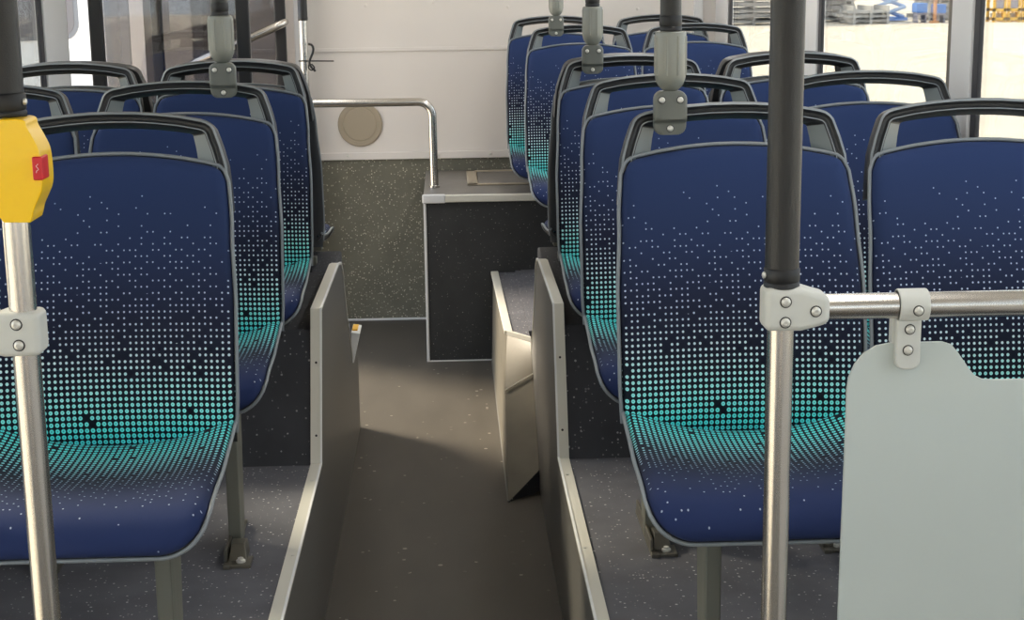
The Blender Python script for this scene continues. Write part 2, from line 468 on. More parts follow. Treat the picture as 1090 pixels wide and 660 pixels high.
def make_seat(ped_x, ped_h):
    """ped_h: height of what the seat stands on above the seat's own origin"""
    t = empty('bus_seat')
    o = cushion_mb('b', .016).build('backrest', M['fabric'], t, 60)
    o = cushion_mb('s', .016).build('seat_cushion', M['fabric'], t, 60)
    sh = shell_mb('b', -.004, -.034, .0045).build('back_shell', M['shell'], t, 50)
    sh2 = shell_mb('s', -.004, -.030, .0045).build('seat_pan', M['shell'], t, 50)
    MB().tube(outline('b', .0045, .000), .0036, 8).build('piping', M['rim'], sh, 60)
    MB().tube(outline('s', .0045, .000), .0036, 8).build('piping', M['rim'], sh2, 60)
    handle_mb().build('grab_handle', [M['charcoal'], M['innerlit'], M['rim']], t, 35)
    # little ledge at the foot of the handle opening
    # pedestal
    p0 = ped_h
    pd = MB().box(ped_x - .013, ped_x + .013, -.45, -.41, p0 + .006, .358)
    pd.hexa([(ped_x - .011, -.41, p0 + .006), (ped_x + .011, -.41, p0 + .006), (ped_x + .011, -.37, p0 + .006), (ped_x - .011, -.37, p0 + .006),
             (ped_x - .011, -.41, .355), (ped_x + .011, -.41, .355), (ped_x + .011, -.33, .352), (ped_x - .011, -.33, .352)])
    ped = pd.build('pedestal', M['leg'], t, bevel=.003)
    MB().box(-.19, .19, -.46, -.42, .332, .356).box(-.19, .19, -.24, -.20, .325, .350).build('seat_beam', M['leg'], t, bevel=.003)
    # rail and clamp block on the floor
    ft = MB().box(ped_x - .012, ped_x + .004, -.56, -.27, p0 - .001, p0 + .008).box(ped_x - .012, ped_x - .006, -.54, -.28, p0 + .008, p0 + .034)
    ft.box(ped_x - .006, ped_x + .044, -.555, -.50, p0 - .001, p0 + .007)
    ft.hexa([(ped_x - .004, -.53, p0 + .006), (ped_x + .034, -.53, p0 + .006), (ped_x + .034, -.47, p0 + .006), (ped_x - .004, -.47, p0 + .006),
             (ped_x, -.505, p0 + .036), (ped_x + .028, -.505, p0 + .036), (ped_x + .03, -.47, p0 + .036), (ped_x - .002, -.47, p0 + .036)])
    foot = ft.build('foot_plate', M['foot'], ped, bevel=.0015)
    MB().lathe([(.010, .0), (.010, .005), (.006, .007), (.006, .010), (.003, .011)], (ped_x + .022, -.535, p0 + .006), n=12).build('bolt', M['screw'], foot, 40)
    return t

ZP = .38                          # raised floor under the seats
SA = make_seat(-.10, 0.0)         # right of the aisle, aisle side
SB = make_seat(-.19, 0.0)         # right of the aisle, window side
SC_ = make_seat(.13, 0.0)         # left of the aisle, aisle side
SD = make_seat(.19, 0.0)          # left of the aisle, window side
SE = make_seat(-.10, .315)        # bolted down on a box
rows = [2.893, 3.700, 4.505]
XRA, XRW, XLA, XLW = .5155, .9700, -.6055, -1.0600
used = set()
def place(proto, x, y, z, label, group, rz=0):
    if proto.name in used: o = copy_tree(proto)
    else: o = proto; used.add(proto.name)
    o.location = (x, y, z); o.rotation_euler = (0, 0, rz)
    tag(o, label, 'seat', group); return o
GR = 'blue dotted bus seats'
place(SA, XRA, rows[0], ZP, 'blue dotted seat directly behind the black-sleeved pole of the grey screen', GR)
place(SB, XRW, rows[0], ZP, 'blue dotted window seat partly hidden by the grey screen panel under the rail', GR)
place(SC_, XLA, rows[0], ZP, 'large blue dotted seat behind the pole with the yellow stop button', GR)
place(SD, XLW, rows[0], ZP, 'blue dotted seat on the far left, mostly cut off behind the yellow stop button pole', GR)
place(SA, XRA, rows[1], ZP, 'second blue aisle seat right of the aisle, without any pole on its handle', GR)
place(SB, XRW, rows[1], ZP, 'second blue window seat on the right, its handle arching before the pale yard', GR)
place(SC_, XLA, rows[1], ZP, 'blue aisle seat on the left with a hanging pole bracketed to its handle', GR)
place(SD, XLW, rows[1], ZP, 'blue window seat on the left, only its handle end showing beside the black pole sleeve', GR)
place(SE, XRA, rows[2], ZP, 'blue aisle seat on the right wheel box with a hanging pole clamped to it', GR)
SE2 = place(SE, XRW, rows[2], ZP, 'third blue window seat on the right, its handle just in front of a back-to-back one', GR)
place(SE, XLA, rows[2], ZP, 'blue aisle seat on the left wheel box beside the door grab bar', GR)
place(SE, XLW, rows[2], ZP, 'third blue window seat on the left, its handle framing the white bus outside', GR)
back = rows[2] + .125
place(SE, XRA, back, ZP, 'rear-facing seat turned back to back with the third aisle seat on the right', GR, PI)
place(SE, XRW, back, ZP, 'rear-facing seat, its dark handle behind the third window seat on the right', GR, PI)
place(SE, XLA, back, ZP, 'rear-facing seat back to back with the seat on the left wheel box', GR, PI)
place(SE, XLW, back, ZP, 'rear-facing seat, its dark handle behind the third window seat on the left', GR, PI)
place(SA, XRA, 6.319, ZP + .02, 'blue seat with a hanging pole on its handle, in front of the rear dark box', GR)
place(SB, XRA + .4545, 6.319, ZP + .02, 'blue window seat far back on the right, in front of the last window seat', GR)
place(SE, .468, 6.985, ZP + .035, 'last blue aisle seat, on the rear box against the white back wall', GR)
place(SE, .9225, 6.985, ZP + .035, 'last blue window seat in the back right corner by the white wall', GR)

# ------------------------------------------------------------------ setting: floors, boxes, panels
XL, XR, YR, YF, ZC = -1.31, 1.21, 7.23, -3.6, 2.32
struct(MB().box(XL - .05, XR + .05, YF, YR, -.06, 0).build('floor', M['aisle']), 'worn grey-brown vinyl floor of the aisle', 'floor')
PL, PR = -.338, .257              # aisle faces of the two side panels
struct(MB().box(XL, PL - .022, 1.6, 5.46, 0, ZP).build('floor_podium_left', M['podium']), 'grey speckled raised floor under the left seats', 'floor')
struct(MB().box(PR + .022, XR, 1.6, 6.41, 0, ZP).box(.2555, PR + .022, 5.301, 6.41, 0, ZP - .003).build('floor_podium_right', M['podium']), 'grey speckled raised floor under the right seats', 'floor')
def wheelbox(x0, x1, name, label):
    poly = [(3.835, ZP - .01), (3.985, .695), (5.14, .695), (5.30, ZP - .01)]
    return struct(MB().prism(poly, 'x', x0, x1).build(name, M['riser'], bevel=.006), label, 'wheel box')
wheelbox(XL, PL - .022, 'wall_wheel_box_left', 'dark speckled wheel box under the left rear seats')
wheelbox(PR + .022, XR, 'wall_wheel_box_right', 'dark speckled wheel box under the right rear seats')
def side_panel(x0, x1, name, label, endy, endz, m):
    poly = [(1.6, 0), (endy, 0), (endy, endz), (5.17, .325), (4.995, .489), (4.90, .60), (4.86, .655), (4.82, .69), (4.76, .72), (4.66, .735), (4.0, .742), (3.835, ZP), (1.6, ZP)]
    return struct(MB().prism(poly, 'x', x0, x1).build(name, m), label, 'side panel')
side_panel(PL - .022, PL, 'wall_aisle_panel_left', 'grey panel closing the left seat platform towards the aisle', 5.47, .30, M['sidepanel'])
side_panel(PR, PR + .022, 'wall_aisle_panel_right', 'grey panel closing the right seat platform towards the aisle', 5.30, .30, M['sidepanel'])
def edge_trim(x0, x1, name, label):
    top = [(1.6, ZP), (3.835, ZP), (4.0, .742), (4.66, .735), (4.76, .72), (4.82, .69), (4.86, .655)]
    th = .005; poly = []
    off = []
    for i, p in enumerate(top):
        a = Vector(top[max(0, i - 1)]); b = Vector(top[min(len(top) - 1, i + 1)]); t = (b - a).normalized()
        off.append((p[0] - t.y * th, p[1] + t.x * th))
    o = MB().ribbon(top, off, x0, x1).build(name, M['trim'])
    MB().ribbon([(a[0] - .0, a[1]) for a in off], [(b[0] + (b[0] - a[0]) * .5, b[1] + (b[1] - a[1]) * .5) for a, b in zip(top, off)], *((x1 - .005, x1) if x0 < 0 else (x0, x0 + .005))).build('lip', M['buswhite'], o)
    for y, z in ((2.75, ZP), (3.2, ZP), (3.7, ZP)):
        MB().lathe([(.004, 0), (.004, .0015), (.001, .0018)], ((x0 + x1) / 2, y, z + th), n=10).build('trim_screw', M['screw'], o, 40)
    for y, z in ((3.87, .45), (3.945, .62)):
        MB().lathe([(.003, 0), (.003, -.002), (.001, -.0024)], ((x0 + x1) / 2, y - .007, z), axis='y', n=10).build('trim_screw', M['screwdark'], o, 40)
    return struct(o, label, 'edge trim')
edge_trim(PL - .026, PL + .003, 'trim_1', 'pale metal edge strip along the left platform and wheel box')
edge_trim(PR - .003, PR + .026, 'trim_2', 'pale metal edge strip along the right platform and wheel box')
# thin pale edge down the sloping ends of both panels
for nm, x0, x1, lb in (('trim_3', PL - .022, PL + .002, 'pale edging down the sloping end of the left aisle panel'), ('trim_4', PR - .002, PR + .022, 'pale edging down the sloping end of the right aisle panel')):
    top = [(4.86, .655), (4.90, .60), (4.995, .489), (5.17, .325)]
    struct(MB().ribbon(top, [(y + .006, z + .005) for y, z in top], x0, x1).build(nm, M['trim']), lb, 'edge trim')
# left-panel corner guard, its white standing in for sun, with a yellow mark on top
g = struct(MB().hexa([(PL - .002, 5.17, .31), (PL + .004, 5.17, .31), (PL + .004, 5.21, .31), (PL - .002, 5.21, .31),
                      (PL - .002, 5.17, .415), (PL + .027, 5.17, .410), (PL + .027, 5.30, .410), (PL - .002, 5.30, .415)]).build('trim_5', M['buswhite'], bevel=.002),
           'small wedge painted sunlit-white at the end of the left aisle panel', 'corner guard')
MB().box(PL, PL + .018, 5.20, 5.28, .4135, .4175).build('sticker', M['amber'], g)

# step in front of the rear seats, right of the aisle: sloped kick face, upright face and top
F = MB(); bm = F.bm
pts = dict(A=(.155, 4.62, 0), B=(.256, 4.717, .07), C=(.163, 5.02, .245), D=(.256, 5.07, .285), E=(.182, 5.31, .372), Fq=(.256, 5.20, .372),
           G=(.165, 6.40, .372), H=(.256, 6.40, .372), A0=(.256, 4.717, 0), G0=(.155, 6.40, 0), H0=(.256, 6.40, 0))
v = {k: bm.verts.new(p) for k, p in pts.items()}
for f in (('A', 'A0', 'B'), ('E', 'Fq', 'H', 'G'), ('A', 'C', 'E', 'G', 'G0'), ('A0', 'H0', 'H', 'Fq', 'D', 'B'), ('A', 'G0', 'H0', 'A0'), ('G0', 'G', 'H', 'H0')):
    bm.faces.new([v[k] for k in f])
bm.faces.ensure_lookup_table(); bm.faces[0].material_index = 1; bm.faces[1].material_index = 2
def sheet(q, n=10):      # a gently twisted sheet between four corners
    q = [Vector(pts[k]) for k in q]; g = {}
    for i in range(n + 1):
        for j in range(n + 1): g[i, j] = bm.verts.new(q[0].lerp(q[1], i / n).lerp(q[3].lerp(q[2], i / n), j / n))
    for i in range(n):
        for j in range(n): bm.faces.new((g[i, j], g[i + 1, j], g[i + 1, j + 1], g[i, j + 1])).smooth = True
sheet(('A', 'B', 'D', 'C')); sheet(('C', 'D', 'Fq', 'E'))
step = struct(F.build('floor_step', [M['tanpanel'], M['riser'], M['podium']]), 'beige-grey sloping kick face and step beside the rear dark box', 'step')
MB().tube([(.163, 5.015, .247), (.256, 5.065, .287)], .0025, 6).build('seam_strip', M['trim'], step)
MB().hexa([(.180, 5.295, .366), (.257, 5.185, .366), (.257, 5.205, .366), (.182, 5.315, .366), (.180, 5.295, .380), (.257, 5.185, .380), (.257, 5.205, .380), (.182, 5.315, .380)]).build('front_edging', M['trim'], step)
MB().hexa([(.172, 5.31, .366), (.200, 5.31, .366), (.186, 6.40, .366), (.156, 6.40, .366), (.172, 5.31, .378), (.200, 5.31, .378), (.186, 6.40, .378), (.156, 6.40, .378)]).build('side_edging', M['trim'], step, bevel=.002)
MB().tube([(.155, 4.62, .003), (.155, 6.40, .003)], .003, 6).build('sealant_bead', M['sidepanel'], step)

# rear box with a taupe top
BX, BY, BZ = -.108, 6.41, .69
box = struct(MB().box(BX, XR, BY, YR, 0, BZ - .018).build('wall_rear_box', M['bulk']), 'dark speckled box carrying the last row of seats', 'rear box')
led = MB()
led.prism([(BX - .004, YR)] + [(BX - .004, BY + .02), (BX + .012, BY - .008), (XR, BY - .008), (XR, YR)], 'z', BZ - .018, BZ)
led.build('ledge', M['boxtop'], box, bevel=.005)
MB().box(BX + .0, XR, BY - .016, BY + .006, BZ - .026, BZ + .004).build('nosing', M['trim'], box, bevel=.004)
MB().box(BX - .008, BX + .085, BY - .019, BY + .009, BZ - .029, BZ + .006).build('nosing_cap', M['pillar'], box, bevel=.005)
MB().box(BX - .004, BX + .007, BY - .004, BY + .007, 0, BZ - .026).box(BX, .16, BY - .004, BY + .002, 0, .006).build('corner_strip', M['pillar'], box, bevel=.002)
hat = empty('access_hatch', (.32, 6.93, BZ))
fr = MB()
for a in ((-.25, .25, -.235, -.205), (-.25, .25, .205, .235), (-.25, -.205, -.235, .235), (.205, .25, -.235, .235)):
    fr.box(a[0], a[1], a[2], a[3], 0, .007)
fr.build('frame', M['vent'], hat, bevel=.004)
MB().box(-.203, .203, -.203, .203, 0, .004).build('lid', M['boxtop'], hat, bevel=.002)
tag(hat, 'flat taupe hatch set into the top of the rear dark box', 'hatch')

# walls
wl = struct(MB().box(XL - .05, BX, YR, YR + .06, 0, .745).box(BX, XR + .05, YR, YR + .06, 0, .745).build('wall_rear_lower', M['lowwall']), 'speckled lower part of the back wall', 'wall')
struct(MB().box(XL - .05, XR + .05, YR, YR + .06, .745, ZC).build('wall_rear', M['wall']), 'off-white back wall of the bus', 'wall')
tr = struct(MB().box(XL, XR, YR - .012, YR, .745, .778).build('trim_6', M['wall'], bevel=.003), 'off-white ledge strip across the back wall', 'trim')
for x in (-.46, -.05, .18): MB().lathe([(.006, 0), (.006, -.004), (.002, -.005)], (x, YR - .012, .763), axis='y', n=12).build('trim_screw', M['screw'], tr, 40)
struct(MB().box(XL, XR, YR - .006, YR, 1.228, 1.245).build('trim_7', M['wall'], bevel=.002), 'raised seam line across the back wall', 'trim')
for i, (x, z) in enumerate(((-.36, 1.43), (-.06, 1.44), (.27, 1.415), (.85, 1.40))):
    o = struct(MB().lathe([(.008, 0), (.008, -.003), (.002, -.005)], (x, YR, z), axis='y', n=12).build('trim_%d' % (8 + i), M['wall'], smooth=40), None, None)
struct(MB().box(XR - .11, XR - .07, YR - .03, YR, .745, ZC).build('trim_12', M['pillar'], bevel=.004), 'upright strip at the right end of the back wall', 'trim')
struct(MB().tube([(XL, YR - .004, .004), (BX, YR - .004, .004)], .006, 6).build('trim_14', M['pillar']), 'pale sealing bead along the foot of the back wall', 'trim')
vent = tag(MB().lathe([(.100, 0), (.100, -.006), (.096, -.010), (.080, -.011), (.078, -.009), (.074, -.009), (.072, -.011), (.05, -.012), (.001, -.012)], (-.402, YR, .905), axis='y', n=48).build('round_wall_cover', M['vent'], smooth=40),
           'round taupe cover on the off-white back wall below the steel rail', 'wall cover')

SILL = .98
WT = 2.02
def wall_side(name, x0, x1, spans, label):
    mb = MB()
    for y0, y1, z0, z1 in spans: mb.box(x0, x1, y0, y1, z0, z1)
    return struct(mb.build(name, M['wall']), label, 'wall')
wall_side('wall_right', XR, XR + .06, [(YF, YR, 0, SILL), (YF, YR, WT, ZC)], 'off-white lower right side wall of the bus')
wall_side('wall_left', XL - .06, XL, [(2.05, 5.62, 0, SILL), (YF, .27, 0, SILL), (YF, YR, WT, ZC), (7.06, YR, 0, WT)], 'off-white lower left side wall of the bus')
struct(MB().box(XL - .06, XR + .06, YF, YR + .06, ZC, ZC + .05).build('ceiling', M['ceiling']), 'white ceiling of the bus', 'ceiling')
wall_side('wall_front', XL - .06, XR + .06, [(YF - .06, YF, 0, .8), (YF - .06, YF, 2.1, ZC)], 'front end of the bus under the windscreen')

# pillars with a taupe edge and a dark gasket; panes between them
def pillar(n, x, ya, yb, sg, tan=.045, gas=.04):
    """runs from ya (near) to yb (far) along the side wall; sg: direction into the bus"""
    e = struct(empty('window_pillar_%d' % n, (x, 0, SILL)), 'pale grey pillar between the windows', 'pillar'); e.name = 'pillar_%d' % n
    MB().box(min(0, sg * .012), max(0, sg * .012), ya, yb, 0, WT - SILL).build('cover', M['pillar'], e, bevel=.004, seg=3)
    MB().box(min(-sg * .006, sg * .006), max(-sg * .006, sg * .006), ya - gas, ya, 0, WT - SILL).build('gasket', M['gasket'], e, bevel=.004)
    MB().box(min(-sg * .006, sg * .006), max(-sg * .006, sg * .006), yb, yb + tan, 0, WT - SILL).build('edge_strip', M['pillartan'], e, bevel=.004)
    return e
pillar(1, XR, 3.665, 3.815, -1)
pillar(2, XR, 5.225, 5.45, -1, .02)
pillar(3, XR, 6.92, 7.22, -1, .005, .045)
pillar(4, XR, 2.05, 2.20, -1)
pillar(5, XL, 5.29, 5.60, 1, .03, .045)
pillar(6, XL, 3.75, 3.95, 1)
pillar(7, XL, 2.05, 2.25, 1)
pillar(8, XR, .45, .60, -1)
pillar(9, XR, -1.2, -1.05, -1)
pillar(10, XL, .12, .27, 1)
pillar(11, XL, -1.6, -1.45, 1)
def window(n, x, y0, y1, z0=SILL, z1=WT):
    w = struct(empty('window_%d' % n, (x, y0, z0)), None, None)
    L = y1 - y0; H = z1 - z0
    f = MB()
    f.box(-.006, .006, 0, L, 0, .03).box(-.006, .006, 0, L, H - .03, H)
    f.build('gasket', M['gasket'], w)
    MB().box(-.003, .003, 0, L, .02, H - .02).build('pane', M['glass'], w)
    return w
k = 1
for y0, y1 in ((-1.05, .45), (.60, 2.05), (2.20, 3.66), (3.82, 5.22), (5.455, 6.915)):
    window(k, XR + .008, y0, y1); k += 1
window(k, XL - .008, .27, 2.05, .02, WT); k += 1      # glazed front door, behind the camera's left
for y0, y1 in ((2.25, 3.75), (3.95, 5.285)):
    window(k, XL - .008, y0, y1); k += 1
window(k, XL - .008, -1.45, .07); k += 1
w = struct(empty('window_%d' % k, (0, YF - .03, .8)), None, None)
MB().box(-1.25, 1.15, -.003, .003, 0, 1.3).build('pane', M['glass'], w)
MB().box(-1.28, 1.18, -.015, .015, -.0, .03).box(-1.28, 1.18, -.015, .015, 1.27, 1.3).build('gasket', M['gasket'], w)

# the two leaves of the rear door, folded in across the bus
def door(n, xa, xb, y, label, bar):
    d = struct(empty('door_%d' % n, (xa, y, .03)), label, 'door'); W = xb - xa; H = 2.05
    f = MB(); fw = .047
    f.box(0, fw, -.018, .018, 0, H).box(W - fw, W, -.018, .018, 0, H).box(fw, W - fw, -.018, .018, 0, .12).box(fw, W - fw, -.018, .018, H - .06, H)
    f.build('frame', M['doorframe'], d, bevel=.006)
    MB().box(fw - .004, W - fw + .004, -.003, .003, .11, H - .05).build('pane', M['doorglass'], d)
    if bar:
        p = [(xa_ - xa, yy, z - .03) for xa_, yy, z in bar]
        b = MB().tube(p, [.013, .019, .019, .019, .019, .013], 14).build('grab_bar', M['steel'], d, 60)
    return d
door(1, -1.245, -.690, 5.70, 'near glass door leaf with black frame standing across the left side', None)
door(2, -1.268, -.695, 7.01, 'far glass door leaf with black frame and a slanting steel grab bar', [(-1.12, -.022, 1.185), (-1.10, -.05, 1.195), (-1.07, -.062, 1.21), (-.735, -.062, 1.352), (-.705, -.05, 1.366), (-.690, -.022, 1.373)])
struct(MB().box(-.675, -.625, 7.16, YR, 0, ZC).build('trim_13', M['pillar'], bevel=.006), 'pale upright jamb beside the far door leaf', 'trim')

# unseen fill strips added to brighten the right seats (long) and rear left (short)
for x, ya, yb, lb in ((-.62, 4.85, 7.1, 'short added lamp strip above the rear door'), (.72, 1.2, 7.1, 'long added lamp strip above the right seats')):
    e = tag(empty('fill_strip', (x, ya, ZC)), lb, 'fill')
    MB().box(-.11, .11, 0, yb - ya, -.03, 0).build('housing', M['ceiling'], e)
    MB().box(-.09, .09, .03, yb - ya - .03, -.036, -.031).build('diffuser', M['fill' if x > 0 else 'filldim'], e)

# ------------------------------------------------------------------ near posts, rail, screen, stop button
def rounded_outline(pts, r=.006):
    return pts
def handrail(px, sg, name, label, zfit, zrail, wall_x, clampname):
    t = tag(empty(name, (px, 1.95, ZP)), label, 'handrail')
    Z = lambda z: z - ZP
    MB().lathe([(.0168, 0), (.0168, Z(zfit + .02))], n=28).build('upright', M['steel'], t, 40)
    return t, Z
# right-hand one
t, Z = handrail(.412, 1, 'handrail', 'steel handrail with a black-sleeved upright in front of the right seats', 1.171, 1.171, XR, 'clamp')
MB().lathe([(.022, 0), (.022, .045)], n=24).build('floor_flange', M['cast'], t, 40)
s = MB().lathe([(.0212, Z(1.199)), (.0212, Z(ZC))], n=32).build('grip_sleeve', M['sleeve'], t, 50)
c = MB().lathe([(.0212, Z(1.197)), (.0226, Z(1.198)), (.0226, Z(1.203)), (.0215, Z(1.2045)), (.0225, Z(1.206)), (.0225, Z(1.2205)), (.0212, Z(1.222))], n=32).build('collar', M['blackrub'], t, 50)
MB().lathe([(.0042, 0), (.0042, -.003), (.002, -.0042)], (-.0215, -.004, Z(1.213)), axis='x', n=12).build('set_screw', M['screw'], c, 40)
def tee(parent, zc, sg, z0):
    o = [(-.0240, -.0275), (.022, -.0280), (.045, -.0225), (.058, -.0185), (.058, .0165), (.040, .0215), (.022, .0275), (-.0240, .0275)]
    poly = [(sg * x, z) for x, z in o]
    if sg < 0: poly = poly[::-1]
    f = MB().prism([(x, zc + z) for x, z in poly], 'y', -.0235, .0235).build('tee_fitting', M['cast'], parent, bevel=.0085, seg=4)
    return f
f = tee(t, Z(1.1715), 1, 0)
for x, z in ((.001, .0105), (.001, -.0155), (.039, -.002)): screw(f, (x, -.0235, Z(1.1715) + z), .0060)
MB().tube([(.03, 0, Z(1.1700)), (XR - .412, 0, Z(1.1700))], .0166, 28).build('rail', M['steel'], t, 40)
MB().lathe([(.034, 0), (.034, -.006), (.024, -.012)], (XR - .412, 0, Z(1.170)), axis='x', n=24).build('wall_flange', M['cast'], t, 40)
# left-hand one
t2, Z = handrail(-.533, -1, 'handrail', 'steel handrail post that carries the yellow stop button', 1.16, 1.16, XL, 'clamp')
t2.location.x = -.5305
MB().lathe([(.022, 0), (.022, .045)], n=24).build('floor_flange', M['cast'], t2, 40)
MB().lathe([(.0168, Z(1.17)), (.0168, Z(1.43))], n=28).build('upright', M['steel'], t2, 40)
MB().lathe([(.0208, Z(1.436)), (.0208, Z(ZC))], n=32).build('grip_sleeve', M['sleeve'], t2, 50)
c = MB().lathe([(.0212, Z(1.4245)), (.0228, Z(1.426)), (.0228, Z(1.4315)), (.0214, Z(1.433)), (.0226, Z(1.4350)), (.0226, Z(1.452)), (.0208, Z(1.454))], n=32).build('collar', M['blackrub'], t2, 50)
MB().lathe([(.0040, 0), (.0040, .003), (.002, .0042)], (.0215, -.006, Z(1.443)), axis='x', n=12).build('set_screw', M['screw'], c, 40)
f = tee(t2, Z(1.160), -1, 0)
for x, z in ((-.0035, .0135), (-.002, -.0125), (-.039, .0)): screw(f, (x, -.0235, Z(1.160) + z), .0060)
MB().tube([(-.03, 0, Z(1.172)), (XL + .5305, 0, Z(1.172))], .0166, 28).build('rail', M['steel'], t2, 40)
MB().lathe([(.034, 0), (.034, .006), (.024, .012)], (XL + .5305, 0, Z(1.172)), axis='x', n=24).build('wall_flange', M['cast'], t2, 40)

# grey screen with its clamp
scr = tag(empty('screen_panel', (.615, 1.96, .40)), 'large plain grey screen panel hanging from the right steel rail', 'screen')
out = [(.499, .744), (.500, .875), (.501, .989), (.501, 1.058), (.503, 1.075), (.510, 1.092), (.521, 1.106), (.537, 1.116), (.556, 1.1195), (.622, 1.1195), (.634, 1.1155), (.643, 1.105), (.657, 1.085), (.665, 1.075), (.676, 1.069), (.690, 1.068), (1.18, 1.066), (1.18, .42), (.497, .42)]
MB().prism([(x - .615, z - .40) for x, z in out], 'y', -.003, .003).build('board', M['panel'], scr, bevel=.0012)
cl = MB()
ring = arc(0, 0, .0212, 200, -70, 18) + arc(0, 0, .0168, -70, 200, 18)
cx, cz = .578, 1.170
cl.prism([(y, z) for y, z in [(-.010 + p[0], p[1]) for p in []]] or [(-p[0] * 1.0 - .010, p[1] + cz - .40) for p in arc(0, 0, .0212, -60, 240, 28) + arc(0, 0, .0172, 240, -60, 28)], 'x', cx - .615 - .019, cx - .615 + .019)
clo = cl.build('rail_clamp', M['cast'], scr, bevel=.0025, seg=3)
pl = [(-.016, 0)] + [(-.016, -.052)] + [(p[0], p[1]) for p in arc(-.004, -.054, .012, 180, 270, 6)] + [(p[0], p[1]) for p in arc(.004, -.054, .012, 270, 360, 6)] + [(.016, -.052), (.016, 0)]
MB().prism([(x + cx - .615 - .0035, z + 1.153 - .40) for x, z in pl], 'y', -.0165, -.0035).build('strap', M['cast'], clo, bevel=.003, seg=3)
MB().box(cx - .615 - .022, cx - .615 - .0, -.004, .012, 1.118 - .40, 1.158 - .40).build('back_strap', M['cast'], clo, bevel=.002)
for x, z, y in ((.003, 1.167, -.0312), (-.0028, 1.140, -.0165), (-.0042, 1.113, -.0165)): screw(clo, (cx - .615 + x, y, z - .40), .0056)

# stop button housing
btn = tag(empty('stop_button', (-.5305, 1.93, 1.30)), 'yellow stop button box with a red push button on the left post', 'button')
o = [(-.532, 1.425), (-.503, 1.4245), (-.498, 1.414), (-.491, 1.400), (-.486, 1.387), (-.4845, 1.372), (-.4845, 1.352), (-.4865, 1.340), (-.4915, 1.329), (-.497, 1.318), (-.4995, 1.309), (-.502, 1.302), (-.534, 1.3025), (-.5395, 1.31), (-.5385, 1.415)]
o = [(p.y, p.z) for p in catmull([(0, *q) for q in o[:12]], 5)] + o[12:]
MB().prism([(x + .5305, z - 1.30) for x, z in o], 'y', -.022, .034).build('housing', M['yellow'], btn, bevel=.006, seg=4)
rb = MB().box(.0360, .0480, -.0262, .006, .053, .081).build('push_button', M['red'], btn, bevel=.002)
mk = MB()
mk.tube([(.0405, -.0263, .062), (.0412, -.0263, .0645), (.0436, -.0263, .066), (.0424, -.0263, .068), (.0407, -.0263, .0700), (.0432, -.0263, .0725)], .0004, 6)
mk.build('button_mark', M['white'], rb)

# ------------------------------------------------------------------ hanging poles clamped to the handles
def hang_pole(x, y, zb, s, label):
    """zb: lower end of the bracket; s: front-of-handle offset"""
    t = tag(empty('hanging_grab_pole', (x, y, zb)), label, 'grab pole', 'hanging grab poles')
    zz = ZC - zb
    bp = MB()
    # plate bent over the front of the handle: flat above, a step, then a recessed foot
    # front face cut into level strips so it can step back over the handle
    def width(z):
        if .016 <= z <= .064: return .0295
        d = (.016 - z) if z < .016 else (z - .064)
        return .0135 + math.sqrt(max(0, .016 ** 2 - d * d))
    zs = [.0003, .0012, .003, .006, .010, .014, .018, .0215, .0235, .026, .029, .034, .045, .058, .064, .068, .072, .076, .078, .0792, .0797]
    def fy(z): return -.0045 if z < .022 else (-.0045 - (z - .022) / .007 * .010 if z < .029 else -.0145)
    AS = (-1, -.96, -.86, -.5, 0, .5, .86, .96, 1)
    rows_ = []; backr = []
    for z in zs:
        wz = width(z)
        rows_.append([bp.bm.verts.new((wz * a, fy(z) + .0045 * abs(a) ** 10, z)) for a in AS])
        backr.append([bp.bm.verts.new((wz * a, .010, z)) for a in AS])
    nA = len(AS)
    for R in (rows_, backr):
        for A, B in zip(R, R[1:]):
            for k in range(nA - 1): bp.bm.faces.new((A[k], A[k + 1], B[k + 1], B[k]))
    for k in range(nA - 1):
        for R0, R1 in ((rows_[0], backr[0]), (rows_[-1], backr[-1])): bp.bm.faces.new((R0[k], R0[k + 1], R1[k + 1], R1[k]))
    for i in range(len(zs) - 1):
        for k in (0, nA - 1): bp.bm.faces.new((rows_[i][k], rows_[i + 1][k], backr[i + 1][k], backr[i][k]))
    br = bp.build('bracket', M['bracket'], t, smooth=50)
    for sx, sz, sy in ((-.0165, .064, -.0145), (.0165, .064, -.0145), (.0, .012, -.0045)): screw(br, (sx, sy, sz), .0056)
    cup = MB().lathe([(.008, .070), (.008, .079), (.013, .0805), (.019, .085), (.0245, .093), (.0275, .102), (.0282, .112), (.0282, .178), (.0275, .183), (.025, .185), (.020, .185)], n=30)
    for k in range(8):      # shallow raised ribs
        a = 2 * PI * (k + .5) / 8
        cup.tube([(.0268 * math.cos(a), .0268 * math.sin(a), .108), (.0268 * math.cos(a), .0268 * math.sin(a), .177)], .0034, 8)
    cup.build('cup', M['cup'], t, 40)
    MB().lathe([(.0190, .183), (.0190, zz)], n=28).build('pole', M['sleeve'], t, 50)
    MB().lathe([(.0190, .186), (.0202, .187), (.0202, .192), (.0192, .194), (.0202, .196), (.0202, .211), (.0190, .213)], n=28).build('collar', M['blackrub'], t, 50)
    return t
hang_pole(.398, 2.879, 1.292, 0, 'hanging black pole with grey cup clamped to the front seat right of the aisle')
hang_pole(.403, 4.495, 1.296, 0, 'middle of three hanging poles on the right, clamped to the seat on the wheel box')
hang_pole(.423, 6.305, 1.323, 0, 'farthest hanging pole, clamped to the seat in front of the rear box')
hang_pole(-.513, 3.690, 1.308, 0, 'hanging black pole with grey cup clamped to a seat handle left of the aisle')

